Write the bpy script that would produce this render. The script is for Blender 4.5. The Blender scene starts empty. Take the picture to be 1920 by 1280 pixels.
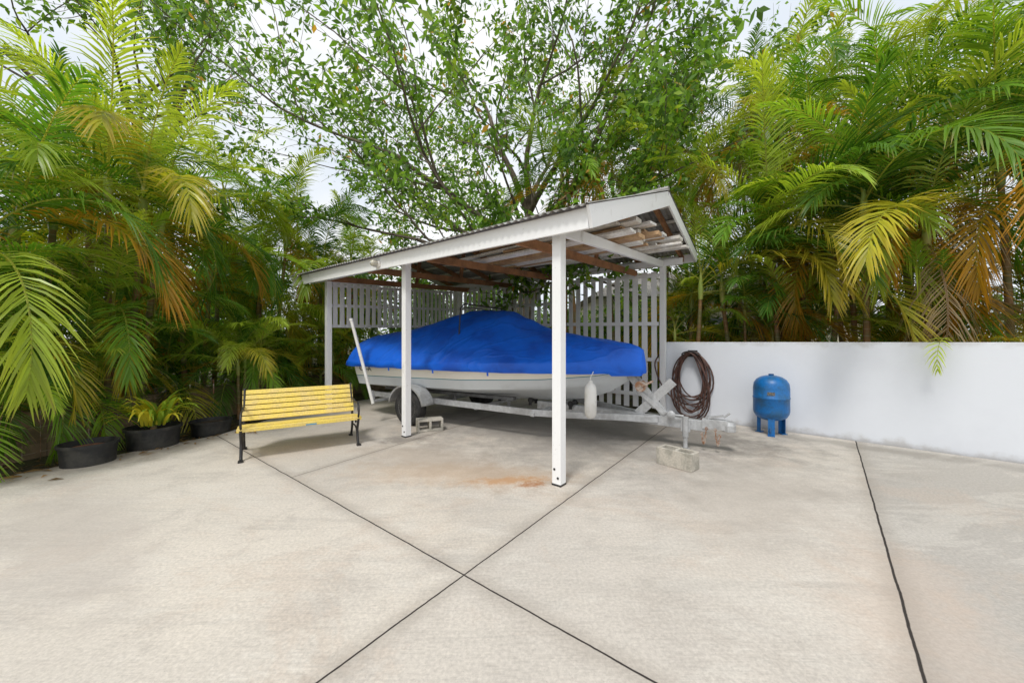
import bpy, math, random
import numpy as np
from mathutils import Vector, noise
rng=np.random.default_rng(11); random.seed(11)
SC=bpy.context.scene
COL=SC.collection
V=Vector
# ------------------------------------------------------------ builder
class MB:
    def __init__(s): s.v=[];s.f=[];s.m=[]
    def add(s,vs,fs,mi=0):
        o=len(s.v); s.v.extend([tuple(x) for x in vs])
        for f in fs: s.f.append(tuple(i+o for i in f)); s.m.append(mi)
    def box(s,c,ax,ay,az,d,mi=0):
        c=V(c);ax=V(ax).normalized()*d[0]/2;ay=V(ay).normalized()*d[1]/2;az=V(az).normalized()*d[2]/2
        vs=[c+ax*i+ay*j+az*k for k in(-1,1) for j in(-1,1) for i in(-1,1)]
        s.add(vs,[(0,2,3,1),(4,5,7,6),(0,1,5,4),(2,6,7,3),(0,4,6,2),(1,3,7,5)],mi)
    def beam(s,a,b,w,h,up=(0,0,1),mi=0):
        a=V(a);b=V(b);d=b-a;L=d.length;d.normalize()
        sd=d.cross(V(up)).normalized();u=sd.cross(d).normalized()
        s.box((a+b)/2,d,sd,u,(L,w,h),mi)
    def tube(s,pts,r,seg=8,mi=0,caps=True,closed=False):
        pts=[V(p) for p in pts];n=len(pts)
        if not hasattr(r,'__len__'): r=[r]*n
        t0=(pts[1]-pts[0]).normalized()
        ref=V((0,0,1)) if abs(t0.z)<.9 else V((1,0,0))
        u=t0.cross(ref).normalized();vs=[]
        for i,p in enumerate(pts):
            a=pts[max(i-1,0)];b=pts[min(i+1,n-1)]
            t=(b-a); 
            if t.length<1e-9: t=t0
            t=t.normalized(); u=(u-t*u.dot(t)); 
            if u.length<1e-6: u=t.orthogonal()
            u.normalize(); w=t.cross(u)
            for k in range(seg):
                an=2*math.pi*k/seg; vs.append(p+(u*math.cos(an)+w*math.sin(an))*r[i])
        fs=[]
        for i in range(n-1):
            for k in range(seg):
                k2=(k+1)%seg; fs.append((i*seg+k,i*seg+k2,(i+1)*seg+k2,(i+1)*seg+k))
        if caps:
            fs.append(tuple(range(seg-1,-1,-1)));fs.append(tuple((n-1)*seg+k for k in range(seg)))
        s.add(vs,fs,mi)
    def lathe(s,c,prof,seg=32,ax=(0,0,1),mi=0,sx=1.0):
        c=V(c);az=V(ax).normalized();a=az.orthogonal().normalized();b=az.cross(a)
        vs=[];n=len(prof)
        for r,z in prof:
            for k in range(seg):
                an=2*math.pi*k/seg; vs.append(c+az*z+(a*math.cos(an)*sx+b*math.sin(an))*r)
        fs=[]
        for i in range(n-1):
            for k in range(seg):
                k2=(k+1)%seg; fs.append((i*seg+k,i*seg+k2,(i+1)*seg+k2,(i+1)*seg+k))
        if prof[0][0]>1e-4: fs.append(tuple(range(seg-1,-1,-1)))
        if prof[-1][0]>1e-4: fs.append(tuple((n-1)*seg+k for k in range(seg)))
        s.add(vs,fs,mi)
def link(o,parent=None):
    COL.objects.link(o)
    if parent is not None: o.parent=parent
def top(name,label,cat,base=(0,0,0),group=None):
    e=bpy.data.objects.new(name,None);e.empty_display_size=.2;e.location=base;link(e)
    e["label"]=label;e["category"]=cat
    if group:e["group"]=group
    return e
def mk(name,mb,mats,parent=None,base=None,smooth=None,bevel=0,label=None,cat=None,kind=None,group=None):
    if base is None: base=tuple(parent.location) if parent is not None else (0,0,0)
    me=bpy.data.meshes.new(name);B=V(base)
    me.from_pydata([V(v)-B for v in mb.v],[],mb.f);
    if not isinstance(mats,(list,tuple)):mats=[mats]
    for m in mats: me.materials.append(m)
    me.polygons.foreach_set('material_index',mb.m)
    if smooth is not None:
        me.polygons.foreach_set('use_smooth',[True]*len(me.polygons))
        me.set_sharp_from_angle(angle=math.radians(smooth))
    me.update();o=bpy.data.objects.new(name,me);link(o,parent)
    if parent is None:o.location=base
    if bevel:
        b=o.modifiers.new('bevel','BEVEL');b.width=bevel;b.segments=2;b.limit_method='ANGLE'
    if label:o["label"]=label
    if cat:o["category"]=cat
    if kind:o["kind"]=kind
    if group:o["group"]=group
    return o
def quadmesh(name,vs,fs,cols,mat_,parent=None,smooth=True,base=(0,0,0),**kw):
    vs=np.asarray(vs,dtype=np.float32)-np.asarray(base,dtype=np.float32);fs=np.asarray(fs,dtype=np.int32)
    me=bpy.data.meshes.new(name);n=len(fs)
    me.vertices.add(len(vs));me.vertices.foreach_set('co',vs.ravel())
    me.loops.add(n*4);me.loops.foreach_set('vertex_index',fs.ravel())
    me.polygons.add(n);me.polygons.foreach_set('loop_start',np.arange(0,n*4,4,dtype=np.int32))
    me.polygons.foreach_set('loop_total',np.full(n,4,dtype=np.int32))
    me.update(calc_edges=True)
    ca=me.attributes.new('col','FLOAT_COLOR','POINT')
    c4=np.ones((len(vs),4),dtype=np.float32);c4[:,:3]=cols;ca.data.foreach_set('color',c4.ravel())
    me.materials.append(mat_)
    if smooth: me.polygons.foreach_set('use_smooth',[True]*n)
    o=bpy.data.objects.new(name,me);link(o,parent)
    if parent is None:o.location=base
    for k,v in kw.items():o[k]=v
    return o
# ------------------------------------------------------------ materials
class NT:
    def __init__(s,name):
        s.m=bpy.data.materials.new(name);s.m.use_nodes=True;s.t=s.m.node_tree;s.N=s.t.nodes;s.L=s.t.links
        s.b=s.N['Principled BSDF'];s.o=s.N['Material Output']
        s.co=s.N.new('ShaderNodeTexCoord').outputs['Object']
    def set(s,inp,val):
        if isinstance(val,bpy.types.NodeSocket): s.L.new(val,inp)
        elif isinstance(val,(tuple,list)) and len(val)==3 and inp.type=='RGBA': inp.default_value=(*val,1)
        else: inp.default_value=val
    def math(s,op,a,b=0,c=None):
        n=s.N.new('ShaderNodeMath');n.operation=op;s.set(n.inputs[0],a);s.set(n.inputs[1],b)
        if c is not None:s.set(n.inputs[2],c)
        return n.outputs[0]
    def noise(s,scale,detail=4,vec=None,rough=.6,dist=0):
        n=s.N.new('ShaderNodeTexNoise');n.inputs['Scale'].default_value=scale;n.inputs['Detail'].default_value=detail
        n.inputs['Roughness'].default_value=rough;n.inputs['Distortion'].default_value=dist
        s.L.new(vec if vec is not None else s.co,n.inputs['Vector']);return n.outputs[0]
    def mapping(s,loc=(0,0,0),rot=(0,0,0),sc=(1,1,1)):
        n=s.N.new('ShaderNodeMapping');n.inputs['Location'].default_value=loc;n.inputs['Rotation'].default_value=rot
        n.inputs['Scale'].default_value=sc;s.L.new(s.co,n.inputs[0]);return n.outputs[0]
    def rng(s,v,a,b,c=0,d=1,smooth=True):
        n=s.N.new('ShaderNodeMapRange');n.interpolation_type='SMOOTHSTEP' if smooth else 'LINEAR'
        s.set(n.inputs[0],v)
        for i,x in enumerate((a,b,c,d)): n.inputs[i+1].default_value=x
        return n.outputs[0]
    def mix(s,f,a,b,bt='MIX'):
        n=s.N.new('ShaderNodeMix');n.data_type='RGBA';n.blend_type=bt
        s.set(n.inputs[0],f);s.set(n.inputs[6],a);s.set(n.inputs[7],b);return n.outputs[2]
    def bump(s,h,st=.3,dist=.01,nrm=None):
        n=s.N.new('ShaderNodeBump');n.inputs['Strength'].default_value=st;n.inputs['Distance'].default_value=dist
        s.L.new(h,n.inputs['Height']);
        if nrm is not None:s.L.new(nrm,n.inputs['Normal'])
        s.L.new(n.outputs[0],s.b.inputs['Normal']);return n.outputs[0]
    def fin(s,col=None,rough=None,metal=None,spec=None):
        if col is not None:s.set(s.b.inputs['Base Color'],col)
        if rough is not None:s.set(s.b.inputs['Roughness'],rough)
        if metal is not None:s.set(s.b.inputs['Metallic'],metal)
        if spec is not None:s.b.inputs['Specular IOR Level'].default_value=spec
        return s.m
def simple(name,c,c2=None,scale=6,lo=.4,hi=.65,rough=.6,metal=0,bump=.2,bd=.004,bscale=60,spec=.5,stretch=(1,1,1)):
    t=NT(name);vec=t.mapping(sc=stretch)
    if c2 is None:c2=tuple(x*.7 for x in c)
    f=t.rng(t.noise(scale,4,vec),lo,hi);col=t.mix(f,c,c2)
    if bump:
        g=t.rng(t.noise(scale*7,2,vec),.3,.7,.88,1.08);col=t.mix(1,col,g,'MULTIPLY')
        t.bump(t.noise(bscale,2,vec),bump,bd)
    return t.fin(col,rough,metal,spec)
def paint(name='white_paint',base=(.89,.89,.89),dirt=(.52,.49,.45),lo=.60,hi=.84):
    t=NT(name);v=t.mapping(sc=(1,1,.5))
    f=t.rng(t.noise(5,5,v,.7),lo,hi);col=t.mix(f,base,dirt)
    f2=t.rng(t.noise(38,4,None,.7),.65,.72);col=t.mix(t.math('MULTIPLY',f2,.55),col,(.3,.25,.2))
    t.bump(t.noise(50,3),.25,.004);return t.fin(col,.6)
M_white=paint()
M_wood=simple('old_timber',(.38,.18,.08),(.23,.115,.055),3,rough=.8)
M_plank=simple('pale_timber',(.58,.38,.21),(.38,.23,.13),4,rough=.75)
M_plankw=simple('painted_board',(.86,.84,.80),(.70,.66,.60),5,rough=.7)
M_zinc=simple('galvanised_steel',(.50,.51,.52),(.36,.36,.36),3,rough=.42,metal=.3,bump=.1)
M_bunk=simple('grey_bunk_carpet',(.16,.16,.16),(.1,.1,.1),6,rough=.95)
M_roof=simple('corrugated_sheet',(.40,.39,.38),(.24,.22,.20),2.2,rough=.5,metal=.25,bump=.1)
M_black=simple('black_iron',(.018,.018,.02),(.035,.03,.028),12,rough=.5)
M_rubber=simple('tyre_rubber',(.02,.02,.02),(.045,.042,.04),9,rough=.85)
M_pot=simple('black_plastic',(.016,.017,.018),(.05,.048,.042),6,rough=.55)
M_yellow=simple('yellow_paint',(.84,.64,.13),(.76,.58,.20),7,rough=.5,bump=.1)
M_tank=simple('blue_tank_paint',(.006,.14,.42),(.02,.11,.25),6,lo=.42,hi=.68,rough=.4,bump=.08)
M_tankdark=simple('dark_blue_tank_paint',(.006,.09,.26),None,5,rough=.5)  # darker blue for the valve cap and pipe
M_hose=simple('brown_rubber_hose',(.11,.05,.036),(.06,.032,.025),9,rough=.5)
M_block=simple('grey_blockwork',(.54,.50,.43),(.36,.34,.29),8,rough=.95,bump=.7,bd=.006,bscale=90)
M_soil=simple('potting_soil',(.07,.045,.03),(.03,.02,.015),15,rough=.95,bump=.8,bd=.02,bscale=40)
M_redmulch=simple('red_gravel',(.25,.09,.05),(.1,.05,.03),25,rough=.95,bump=.8,bd=.02,bscale=50)
M_hull=simple('cream_gelcoat',(.92,.89,.81),(.87,.84,.76),2,lo=.5,hi=.8,rough=.25,bump=0)
M_bottom=simple('weathered_hull_bottom',(.70,.74,.77),(.60,.63,.65),1.5,lo=.45,hi=.75,rough=.4,bump=0)
M_teal=simple('teal_stripe',(.04,.27,.35),None,4,rough=.35,bump=0)
M_dark=simple('dark_lettering',(.015,.02,.03),None,4,rough=.5,bump=0)
M_pvc=simple('white_plastic',(.82,.81,.78),(.70,.68,.64),5,rough=.45,bump=0)
M_rust=simple('rusty_steel',(.30,.15,.08),(.5,.45,.4),14,rough=.8)
M_glass=simple('lamp_glass',(.55,.52,.42),(.4,.36,.28),9,rough=.2,bump=0)
M_label=simple('paper_label',(.20,.18,.14),(.04,.05,.06),60,rough=.6,bump=0)
M_tag=simple('blue_tag',(.05,.3,.55),None,20,rough=.5,bump=0)
M_bark=simple('grey_bark',(.22,.175,.135),(.12,.095,.075),5,rough=.9,bump=.8,bd=.03,bscale=14)
M_house=simple('cream_render',(.66,.60,.46),None,2,lo=.5,hi=.9,rough=.9)
M_tile=simple('grey_roof_tiles',(.3,.28,.26),None,2,rough=.9)
M_win=simple('dark_window',(.03,.04,.05),None,2,rough=.1,bump=0)
def stem_mat():
    t=NT('ringed_palm_stem');sp=t.N.new('ShaderNodeSeparateXYZ');t.L.new(t.co,sp.inputs[0])
    z=t.math('ADD',sp.outputs[2],t.math('MULTIPLY',t.noise(3,2),.05))
    r=t.math('FRACT',t.math('MULTIPLY',z,9));ring=t.rng(r,.0,.16,1,0)
    col=t.mix(t.rng(t.noise(2.5,3),.4,.6),(.17,.16,.06),(.28,.15,.06))
    col=t.mix(t.math('MULTIPLY',ring,.75),col,(.38,.32,.22));return t.fin(col,.6)
M_stem=stem_mat()
def leaf_mat(name,trans=.4,rough=.42):
    t=NT(name);a=t.N.new('ShaderNodeAttribute');a.attribute_name='col'
    t.fin(a.outputs['Color'],rough,0,.4)
    tr=t.N.new('ShaderNodeBsdfTranslucent');tc=t.mix(1,a.outputs['Color'],(1.75,1.6,.75),'MULTIPLY');t.L.new(tc,tr.inputs['Color'])
    mx=t.N.new('ShaderNodeMixShader');mx.inputs[0].default_value=trans
    t.L.new(t.b.outputs[0],mx.inputs[1]);t.L.new(tr.outputs[0],mx.inputs[2]);t.L.new(mx.outputs[0],t.o.inputs[0]);return t.m
M_palm=leaf_mat('palm_leaf',.42,.33);M_leaf=leaf_mat('tree_leaf',.42,.4)
def cover_mat():
    t=NT('blue_cover_fabric')
    f=t.rng(t.noise(2.0,4),.42,.7);col=t.mix(f,(.004,.12,.66),(.005,.07,.44))
    d=t.rng(t.noise(9,5,None,.7),.62,.78);col=t.mix(t.math('MULTIPLY',d,.25),col,(.10,.24,.55))
    v=t.mapping(rot=(.3,.2,.9),sc=(1,3.2,1.4))
    cr=t.math('ABSOLUTE',t.math('SUBTRACT',t.noise(1.2,1,v,.5,.4),.5));cr=t.rng(cr,0,.05,1,0)
    t.bump(t.math('ADD',t.math('MULTIPLY',cr,.6),t.math('MULTIPLY',t.noise(3.5,2,None,.5,.4),.3)),.45,.02)
    return t.fin(col,.48,0,.4)
M_cover=cover_mat()
def wall_mat():
    t=NT('white_render');sp=t.N.new('ShaderNodeSeparateXYZ');t.L.new(t.co,sp.inputs[0])
    n=t.noise(1.0,5);col=t.mix(t.rng(n,.4,.8),(.75,.78,.83),(.69,.715,.765))
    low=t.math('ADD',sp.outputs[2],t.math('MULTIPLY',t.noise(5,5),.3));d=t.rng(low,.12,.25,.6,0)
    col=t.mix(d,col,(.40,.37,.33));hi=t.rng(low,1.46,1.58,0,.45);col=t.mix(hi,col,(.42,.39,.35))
    t.bump(t.math('ADD',t.noise(7,4),t.math('MULTIPLY',t.noise(70,2),.2)),.2,.01);return t.fin(col,.85)
M_wall=wall_mat()
def brick_mat():
    t=NT('weathered_block_wall');uv=t.N.new('ShaderNodeUVMap');uv.uv_map='uv'
    b=t.N.new('ShaderNodeTexBrick');t.L.new(uv.outputs[0],b.inputs['Vector'])
    b.inputs['Scale'].default_value=1;b.inputs['Brick Width'].default_value=.4;b.inputs['Row Height'].default_value=.2
    b.inputs['Mortar Size'].default_value=.008;b.inputs['Color1'].default_value=(.36,.25,.16,1);b.inputs['Color2'].default_value=(.30,.21,.14,1)
    b.inputs['Mortar'].default_value=(.20,.14,.10,1)
    col=t.mix(t.rng(t.noise(2.5,5),.4,.65),b.outputs[0],(.16,.12,.07));
    t.bump(t.math('ADD',b.outputs['Fac'],t.noise(30,3)),.5,.01);return t.fin(col,.95)
M_brick=brick_mat()
def soil_mat():
    t=NT('leaf_litter_soil');n=t.noise(2,5);col=t.mix(t.rng(n,.4,.62),(.05,.04,.025),(.08,.09,.03))
    col=t.mix(t.rng(t.noise(40,3),.55,.68),col,(.2,.13,.065));t.bump(t.noise(30,4),.8,.05);return t.fin(col,1)
M_ground=soil_mat()
def conc_mat():
    t=NT('brushed_concrete');sp=t.N.new('ShaderNodeSeparateXYZ');t.L.new(t.co,sp.inputs[0]);X,Y=sp.outputs[0],sp.outputs[1]
    wob=t.math('MULTIPLY',t.math('SUBTRACT',t.noise(2.6,4,None,.65),.5),.022)
    def line(p,d,seg=None):
        L=math.hypot(*d);dx,dy=d[0]/L,d[1]/L
        a=t.math('ADD',t.math('MULTIPLY',X,-dy),t.math('MULTIPLY',Y,dx));c=-p[0]*dy+p[1]*dx
        sd=t.math('ADD',t.math('SUBTRACT',a,c),wob);ds=t.math('ABSOLUTE',sd)
        al=None
        if seg is not None:
            q=t.math('SUBTRACT',t.math('ADD',t.math('MULTIPLY',X,dx),t.math('MULTIPLY',Y,dy)),p[0]*dx+p[1]*dy)
            al=t.rng(q,seg,seg+.01)
        return ds,sd,al
    lines=[((-.288,2.178),(-4.038,3.17),None,1),((-.288,2.178),(2.553,3.42),None,1),((1.695,1.4875),(3.108,3.577),None,1.25),((-2.278,3.733),(.70,1.15),0,.75)]
    joint=None;soft=None;right=None
    for p,d,seg,wd in lines:
        ds,sd,al=line(p,d,seg)
        m=t.rng(ds,.003*wd,.0068*wd,1,0);s2=t.rng(ds,.0,.13,1,0)
        if al is not None:m=t.math('MULTIPLY',m,al);s2=t.math('MULTIPLY',s2,al)
        joint=m if joint is None else t.math('MAXIMUM',joint,m);soft=s2 if soft is None else t.math('MAXIMUM',soft,s2)
        if wd==1.25:right=t.rng(sd,-.01,.01,1,0)
        if d==(2.553,3.42):mid=t.rng(sd,-.01,.01,1,0)
        if d==(-4.038,3.17):front=t.rng(sd,-.01,.01,0,1)
    big=t.noise(.6,4,None,.55);med=t.noise(1.7,8,None,.76,.5);fine=t.noise(50,4,None,.75)
    col=t.mix(t.rng(big,.38,.62),(.655,.59,.51),(.565,.515,.455))
    col=t.mix(t.math('MULTIPLY',mid,.6),col,(.58,.535,.485))
    col=t.mix(t.math('MULTIPLY',t.math('MULTIPLY',front,t.math('SUBTRACT',1,mid)),.35),col,(.67,.62,.555))
    col=t.mix(t.math('MULTIPLY',right,.75),col,(.43,.405,.375))
    col=t.mix(t.rng(med,.5,.63,0,.40),col,(.45,.405,.36))
    m3=t.noise(.9,8,t.mapping(loc=(5,3,0)),.75,.8)
    col=t.mix(t.rng(m3,.52,.61,0,.26),col,(.55,.43,.34))
    m4=t.noise(1.3,8,t.mapping(loc=(-7,2,4),rot=(0,0,.7),sc=(.55,1.6,1)),.75,.5)
    col=t.mix(t.rng(m4,.52,.58,0,.32),col,(.69,.65,.59))
    br=t.noise(1,4,t.mapping(rot=(0,0,.68),sc=(4.0,100,1)),.8);amt=t.rng(med,.35,.65,.10,.34)
    col=t.mix(t.math('MULTIPLY',t.rng(br,.42,.66),amt),col,(.36,.33,.30))
    st=t.noise(1,6,t.mapping(rot=(0,0,.75),sc=(.5,4,1)),.78,.3);col=t.mix(t.rng(st,.5,.66,0,.36),col,(.44,.41,.37))
    st2=t.noise(1,6,t.mapping(loc=(3,1,0),rot=(0,0,-.9),sc=(.6,5,1)),.78,.3);col=t.mix(t.rng(st2,.54,.70,0,.38),col,(.43,.39,.35))
    col=t.mix(1,col,t.rng(fine,.3,.7,.85,1.10),'MULTIPLY')
    pit=t.rng(t.noise(110,2,None,.7),.62,.74,0,.5);col=t.mix(pit,col,(.27,.23,.20))
    wn=t.math('MULTIPLY',t.math('SUBTRACT',t.noise(2.6,7,None,.75),.5),2.0)
    wn2=t.math('MULTIPLY',t.math('SUBTRACT',t.noise(6,6,None,.78),.5),2.6)
    def blob(c,r,asp,ang,colr,k,w=None,lo=.2,hi=1.1):
        n=t.N.new('ShaderNodeMapping');n.vector_type='TEXTURE';n.inputs['Location'].default_value=(c[0],c[1],0);n.inputs['Rotation'].default_value=(0,0,ang);n.inputs['Scale'].default_value=(r,r*asp,1)
        t.L.new(t.co,n.inputs[0]);ln=t.N.new('ShaderNodeVectorMath');ln.operation='LENGTH';t.L.new(n.outputs[0],ln.inputs[0])
        dd=t.math('ADD',ln.outputs['Value'],w if w is not None else wn)
        return t.mix(t.rng(dd,lo,hi,k,0),col,colr)
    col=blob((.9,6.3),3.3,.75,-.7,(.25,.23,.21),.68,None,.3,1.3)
    col=blob((2.3,5.5),1.5,.5,-.55,(.17,.155,.14),.65,None,.4,1.4)  # dark stain along the tongue, with the shaded ground behind it painted in
    col=blob((-.5,3.85),1.4,.30,-.12,(.55,.38,.24),.5)
    col=blob((-1.0,4.3),1.5,.4,-.5,(.42,.34,.27),.5)
    col=blob((-.02,3.65),.55,.30,.15,(.50,.25,.09),.7,wn2,.1,1.1)
    col=blob((.18,3.56),.20,.5,.3,(.38,.15,.04),.8,wn2,.1,1.0)
    col=blob((-1.5,5.2),.5,.6,0,(.13,.12,.11),.6)
    col=blob((-4.7,4.5),1.6,.35,1.05,(.24,.20,.16),.6)
    col=blob((-3.2,2.6),1.8,.3,-.65,(.45,.40,.36),.5)
    col=blob((2.2,3.3),1.5,.5,.8,(.45,.40,.35),.45)
    col=blob((2.1,1.9),1.1,.4,.9,(.60,.47,.38),.35)
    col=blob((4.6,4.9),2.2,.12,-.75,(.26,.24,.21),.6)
    col=t.mix(t.math('MULTIPLY',soft,.33),col,(.28,.24,.20));col=t.mix(joint,col,(.04,.034,.03))
    h=t.math('SUBTRACT',t.math('ADD',t.math('MULTIPLY',fine,.3),t.math('MULTIPLY',br,.15)),t.math('MULTIPLY',joint,1.5))
    t.bump(h,.5,.008);return t.fin(col,.86,0,.3)
M_conc=conc_mat()
# ------------------------------------------------------------ setting
mb=MB();mb.add([(-300,-300,-.04),(300,-300,-.04),(300,300,-.04),(-300,300,-.04)],[(0,1,2,3)])
mk('ground',mb,M_ground,kind='structure')
mb=MB();poly=[(-9.4,-4.4),(-5.27,3.73),(-4.4,5.44),(-4.35,7.5),(-1.9,11.2),(2.95,7.05),(3.0,6.82),(9.6,.65),(14,-6),(-9.4,-6)]
n=len(poly);vs=[(x,y,0) for x,y in poly]+[(x,y,-.12) for x,y in poly]
mb.add(vs,[tuple(range(n-1,-1,-1))]+[(i,(i+1)%n,n+(i+1)%n,n+i) for i in range(n)])
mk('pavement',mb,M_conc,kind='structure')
wd=V((.73,-.683,0)).normalized();wn=V((-wd.y,wd.x,0)); 
if wn.y<0:wn=-wn
W0=V((2.93,6.95,0));W1=W0+wd*9.5
mb=MB();c=(W0+W1)/2+wn*.075
mb.box(c+V((0,0,.645)),wd,wn,(0,0,1),(9.5,.15,1.49))
mk('boundary_wall',mb,M_wall,base=(c.x,c.y,0),bevel=.008,label="low white rendered wall beside the concrete yard",cat="wall")
pl=[(-6.9,.5),(-6.15,3.2),(-5.85,4.6),(-5.6,6.6),(-5.0,9.2),(-2.6,12.4)]
me=bpy.data.meshes.new('retaining_wall');vs=[];fs=[];uvs=[]
acc=0
for (a,b) in zip(pl[:-1],pl[1:]):
    a=V((*a,0));b=V((*b,0));d=(b-a).normalized();nn=V((-d.y,d.x,0))*.16;L=(b-a).length;o=len(vs)
    for p in (a,b,b+nn,a+nn):
        vs+= [(p.x,p.y,-.05),(p.x,p.y,.55)]
    fs+=[(o,o+2,o+3,o+1),(o+1,o+3,o+5,o+7),(o+4,o+6,o+7,o+5)]
    uvs+=[(acc,0),(acc+L,0),(acc+L,.6),(acc,.6),(acc,0),(acc+L,0),(acc+L,.16),(acc,.16),(acc,0),(acc+L,0),(acc+L,.6),(acc,.6)];acc+=L
me.from_pydata(vs,[],fs);u=me.uv_layers.new(name='uv')
for i,x in enumerate(uvs):u.data[i].uv=x
me.materials.append(M_brick);o=bpy.data.objects.new('retaining_wall',me);link(o);o["label"]="low weathered brown block wall below the palm bed";o["category"]="wall"
fe=top('wire_fence',"thin rusty wire mesh fence standing before the block wall","fence",(-5.5,5,0))
mb=MB();pp=[V((-5.75,3.6,0)),V((-5.6,4.8,0)),V((-5.35,6.5,0))]
for a,b in zip(pp[:-1],pp[1:]):
    L=(b-a).length;nv=int(L/.15)
    for i in range(nv):
        p=a.lerp(b,i/nv);mb.tube([p,p+V((0,0,.68))],.0022,3,caps=False)
    for k in range(5):
        z=V((0,0,.08+k*.15));mb.tube([a+z,b+z],.0022,3,caps=False)
mk('wire_mesh',mb,M_rust,fe)
for p in pp: mp=MB();mp.tube([p,p+V((0,0,.72))],.010,8);mk('post',mp,M_rust,fe)
hs=top('neighbour_house',"cream rendered house with grey roof beyond the palms","house",(9,17,0))
mb=MB();mb.box((9,17,1.55),(1,0,0),(0,1,0),(0,0,1),(11,5,3.2));mk('wall',mb,M_house,hs)
mb=MB();mb.add([(3,14,3.15),(15,14,3.15),(15,20,3.15),(3,20,3.15),(5.5,17,4.6),(12.5,17,4.6)],[(0,1,5,4),(1,2,5),(2,3,4,5),(3,0,4),(0,3,2,1)]);mk('roof',mb,M_tile,hs)
for i in range(3):
    mb=MB();x=5.4+i*3;mb.box((x,14.49,1.8),(1,0,0),(0,1,0),(0,0,1),(1.1,.03,1.1));mk('window',mb,M_win,hs)
# ------------------------------------------------------------ carport
N_=V((.46,3.552,0));Mp=V((-1.557,5.348,0));Lp=V((-3.65,7.21,0));Rp=V((2.872,6.90,0));BL=V((-1.6,10.67,0))
uu=V((-.764,.645,0));vv=V((.645,.764,0))
cp=top('carport',"open white timber carport with corrugated roof sheltering a boat","carport",N_)
for p,zt in ((N_,2.46),(Mp,2.55),(Lp,2.62),(Rp,2.84),(BL,2.95)):
    mb=MB();mb.box((p.x,p.y,zt/2+.008),uu,vv,(0,0,1),(.098,.098,zt-.016));o=mk('post',mb,M_white,cp,bevel=.004)
    mb=MB();mb.box((p.x,p.y,.009),uu,vv,(0,0,1),(.103,.103,.018));mk('foot_plate',mb,M_black,o,base=tuple(N_))
    for k in(-1,1):
        mb=MB();mb.lathe(V((p.x,p.y,.12+.04*k))-vv*.049+uu*.02*k,[(0,0),(.012,0),(.012,.006),(0,.007)],8,ax=-vv)
        mk('bolt',mb,M_black,o,base=tuple(N_))
E1=V((.67,3.17,2.57));E2=V((-4.58,7.6,2.74));P1=V((2.23,5.23,3.54));P2=V((-3.02,9.66,3.60));B1=V((3.43,6.81,3.05));B2=V((-1.82,11.24,3.10))
def lerp(a,b,k):return a+(b-a)*k
def corr(A1,A2,C1,C2,lift,over):
    mb=MB();L=(A2-A1).length;nw=int(L/.085);nc=nw*6;vs=[];rows=5
    for j in range(rows):
        f=-over+(1+over)*j/(rows-1)
        for i in range(nc+1):
            k=-.006+1.012*i/nc;p=lerp(lerp(A1,A2,k),lerp(C1,C2,k),f);q=V((0,0,lift+.013*math.sin(2*math.pi*i/6)+.006*noise.noise(V((i*.01,j,0)))));vs.append(p+q)
    w=nc+1;mb.add(vs,[(j*w+i,j*w+i+1,(j+1)*w+i+1,(j+1)*w+i) for j in range(rows-1) for i in range(nc)]);return mb
m1=corr(E1,E2,P1,P2,.035,.035);m2=corr(B1,B2,P1,P2,.035,.03);m1.add(m2.v,m2.f)
mk('roof',m1,M_roof,cp,smooth=80)
mb=MB();mb.tube([P1+V((0,0,.05))-uu*.03,P2+V((0,0,.05))],.045,8);mk('ridge_cap',mb,M_roof,cp,smooth=60)
def fascia(a,b,h,th,name='fascia'):
    mb=MB();mb.beam(a-V((0,0,h/2)),b-V((0,0,h/2)),th,h);return mk(name,mb,M_white,cp,bevel=.003)
fascia(E1,E2,.185,.03);fascia(B1,B2,.16,.03)
off=-uu*.017
fascia(E1+off-vv*.02+V((0,0,.012)),P1+off+V((0,0,.012)),.2,.03,'rake_board');fascia(P1+off+V((0,0,.012)),B1+off+vv*.03+V((0,0,.012)),.18,.03,'rake_board')
fascia(E2-off,P2-off,.17,.03,'rake_board');fascia(P2-off,B2-off,.17,.03,'rake_board')
zo=lambda p,z:V((p.x,p.y,z))
mb=MB();mb.beam(zo(N_,2.52)-uu*.3,zo(Mp,2.60),.06,.1);mk('front_beam',mb,M_white,cp,bevel=.003)
mb=MB();mb.beam(zo(Mp,2.605),zo(Lp,2.67)+uu*.8,.06,.1);mk('front_beam',mb,M_white,cp,bevel=.003)
mb=MB();mb.beam(zo(Rp,2.88)-uu*.35,zo(BL,3.0)+uu*.3,.06,.12);mk('back_beam',mb,M_white,cp,bevel=.003)
mb=MB();mb.beam(zo(N_,2.50)+vv*.05,zo(Rp,2.86)-vv*.05,.05,.12);mk('tie_beam',mb,M_white,cp,bevel=.003)
mb=MB();mb.beam(zo(Lp,2.62)+vv*.05,zo(BL,2.95)-vv*.05,.05,.12);mk('tie_beam',mb,M_white,cp,bevel=.003)
for i in range(9):
    k=.03+.94*i/8;F=lerp(E1,E2,k);R=lerp(P1,P2,k);B=lerp(B1,B2,k);dz=V((0,0,-.09))
    mb=MB();mb.beam(F+dz+vv*.04,R+dz,.045,.1);mk('rafter',mb,M_wood,cp)
    mb=MB();mb.beam(R+dz+vv*.02,B+dz,.045,.1);mk('rafter',mb,M_wood,cp)
    if i%2==1:
        mb=MB();a=lerp(F,R,.1)+V((0,0,-.16));b=lerp(B,R,.15)+V((0,0,-.2));b.z=a.z+.22;mb.beam(a,b,.04,.11);mk('tie_beam',mb,M_wood,cp)
        mb=MB();mb.beam(lerp(a,b,.55)+V((0,0,.05))+uu*.045,R+V((0,0,-.1))+uu*.045,.04,.08);mk('king_post',mb,M_wood,cp)
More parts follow.
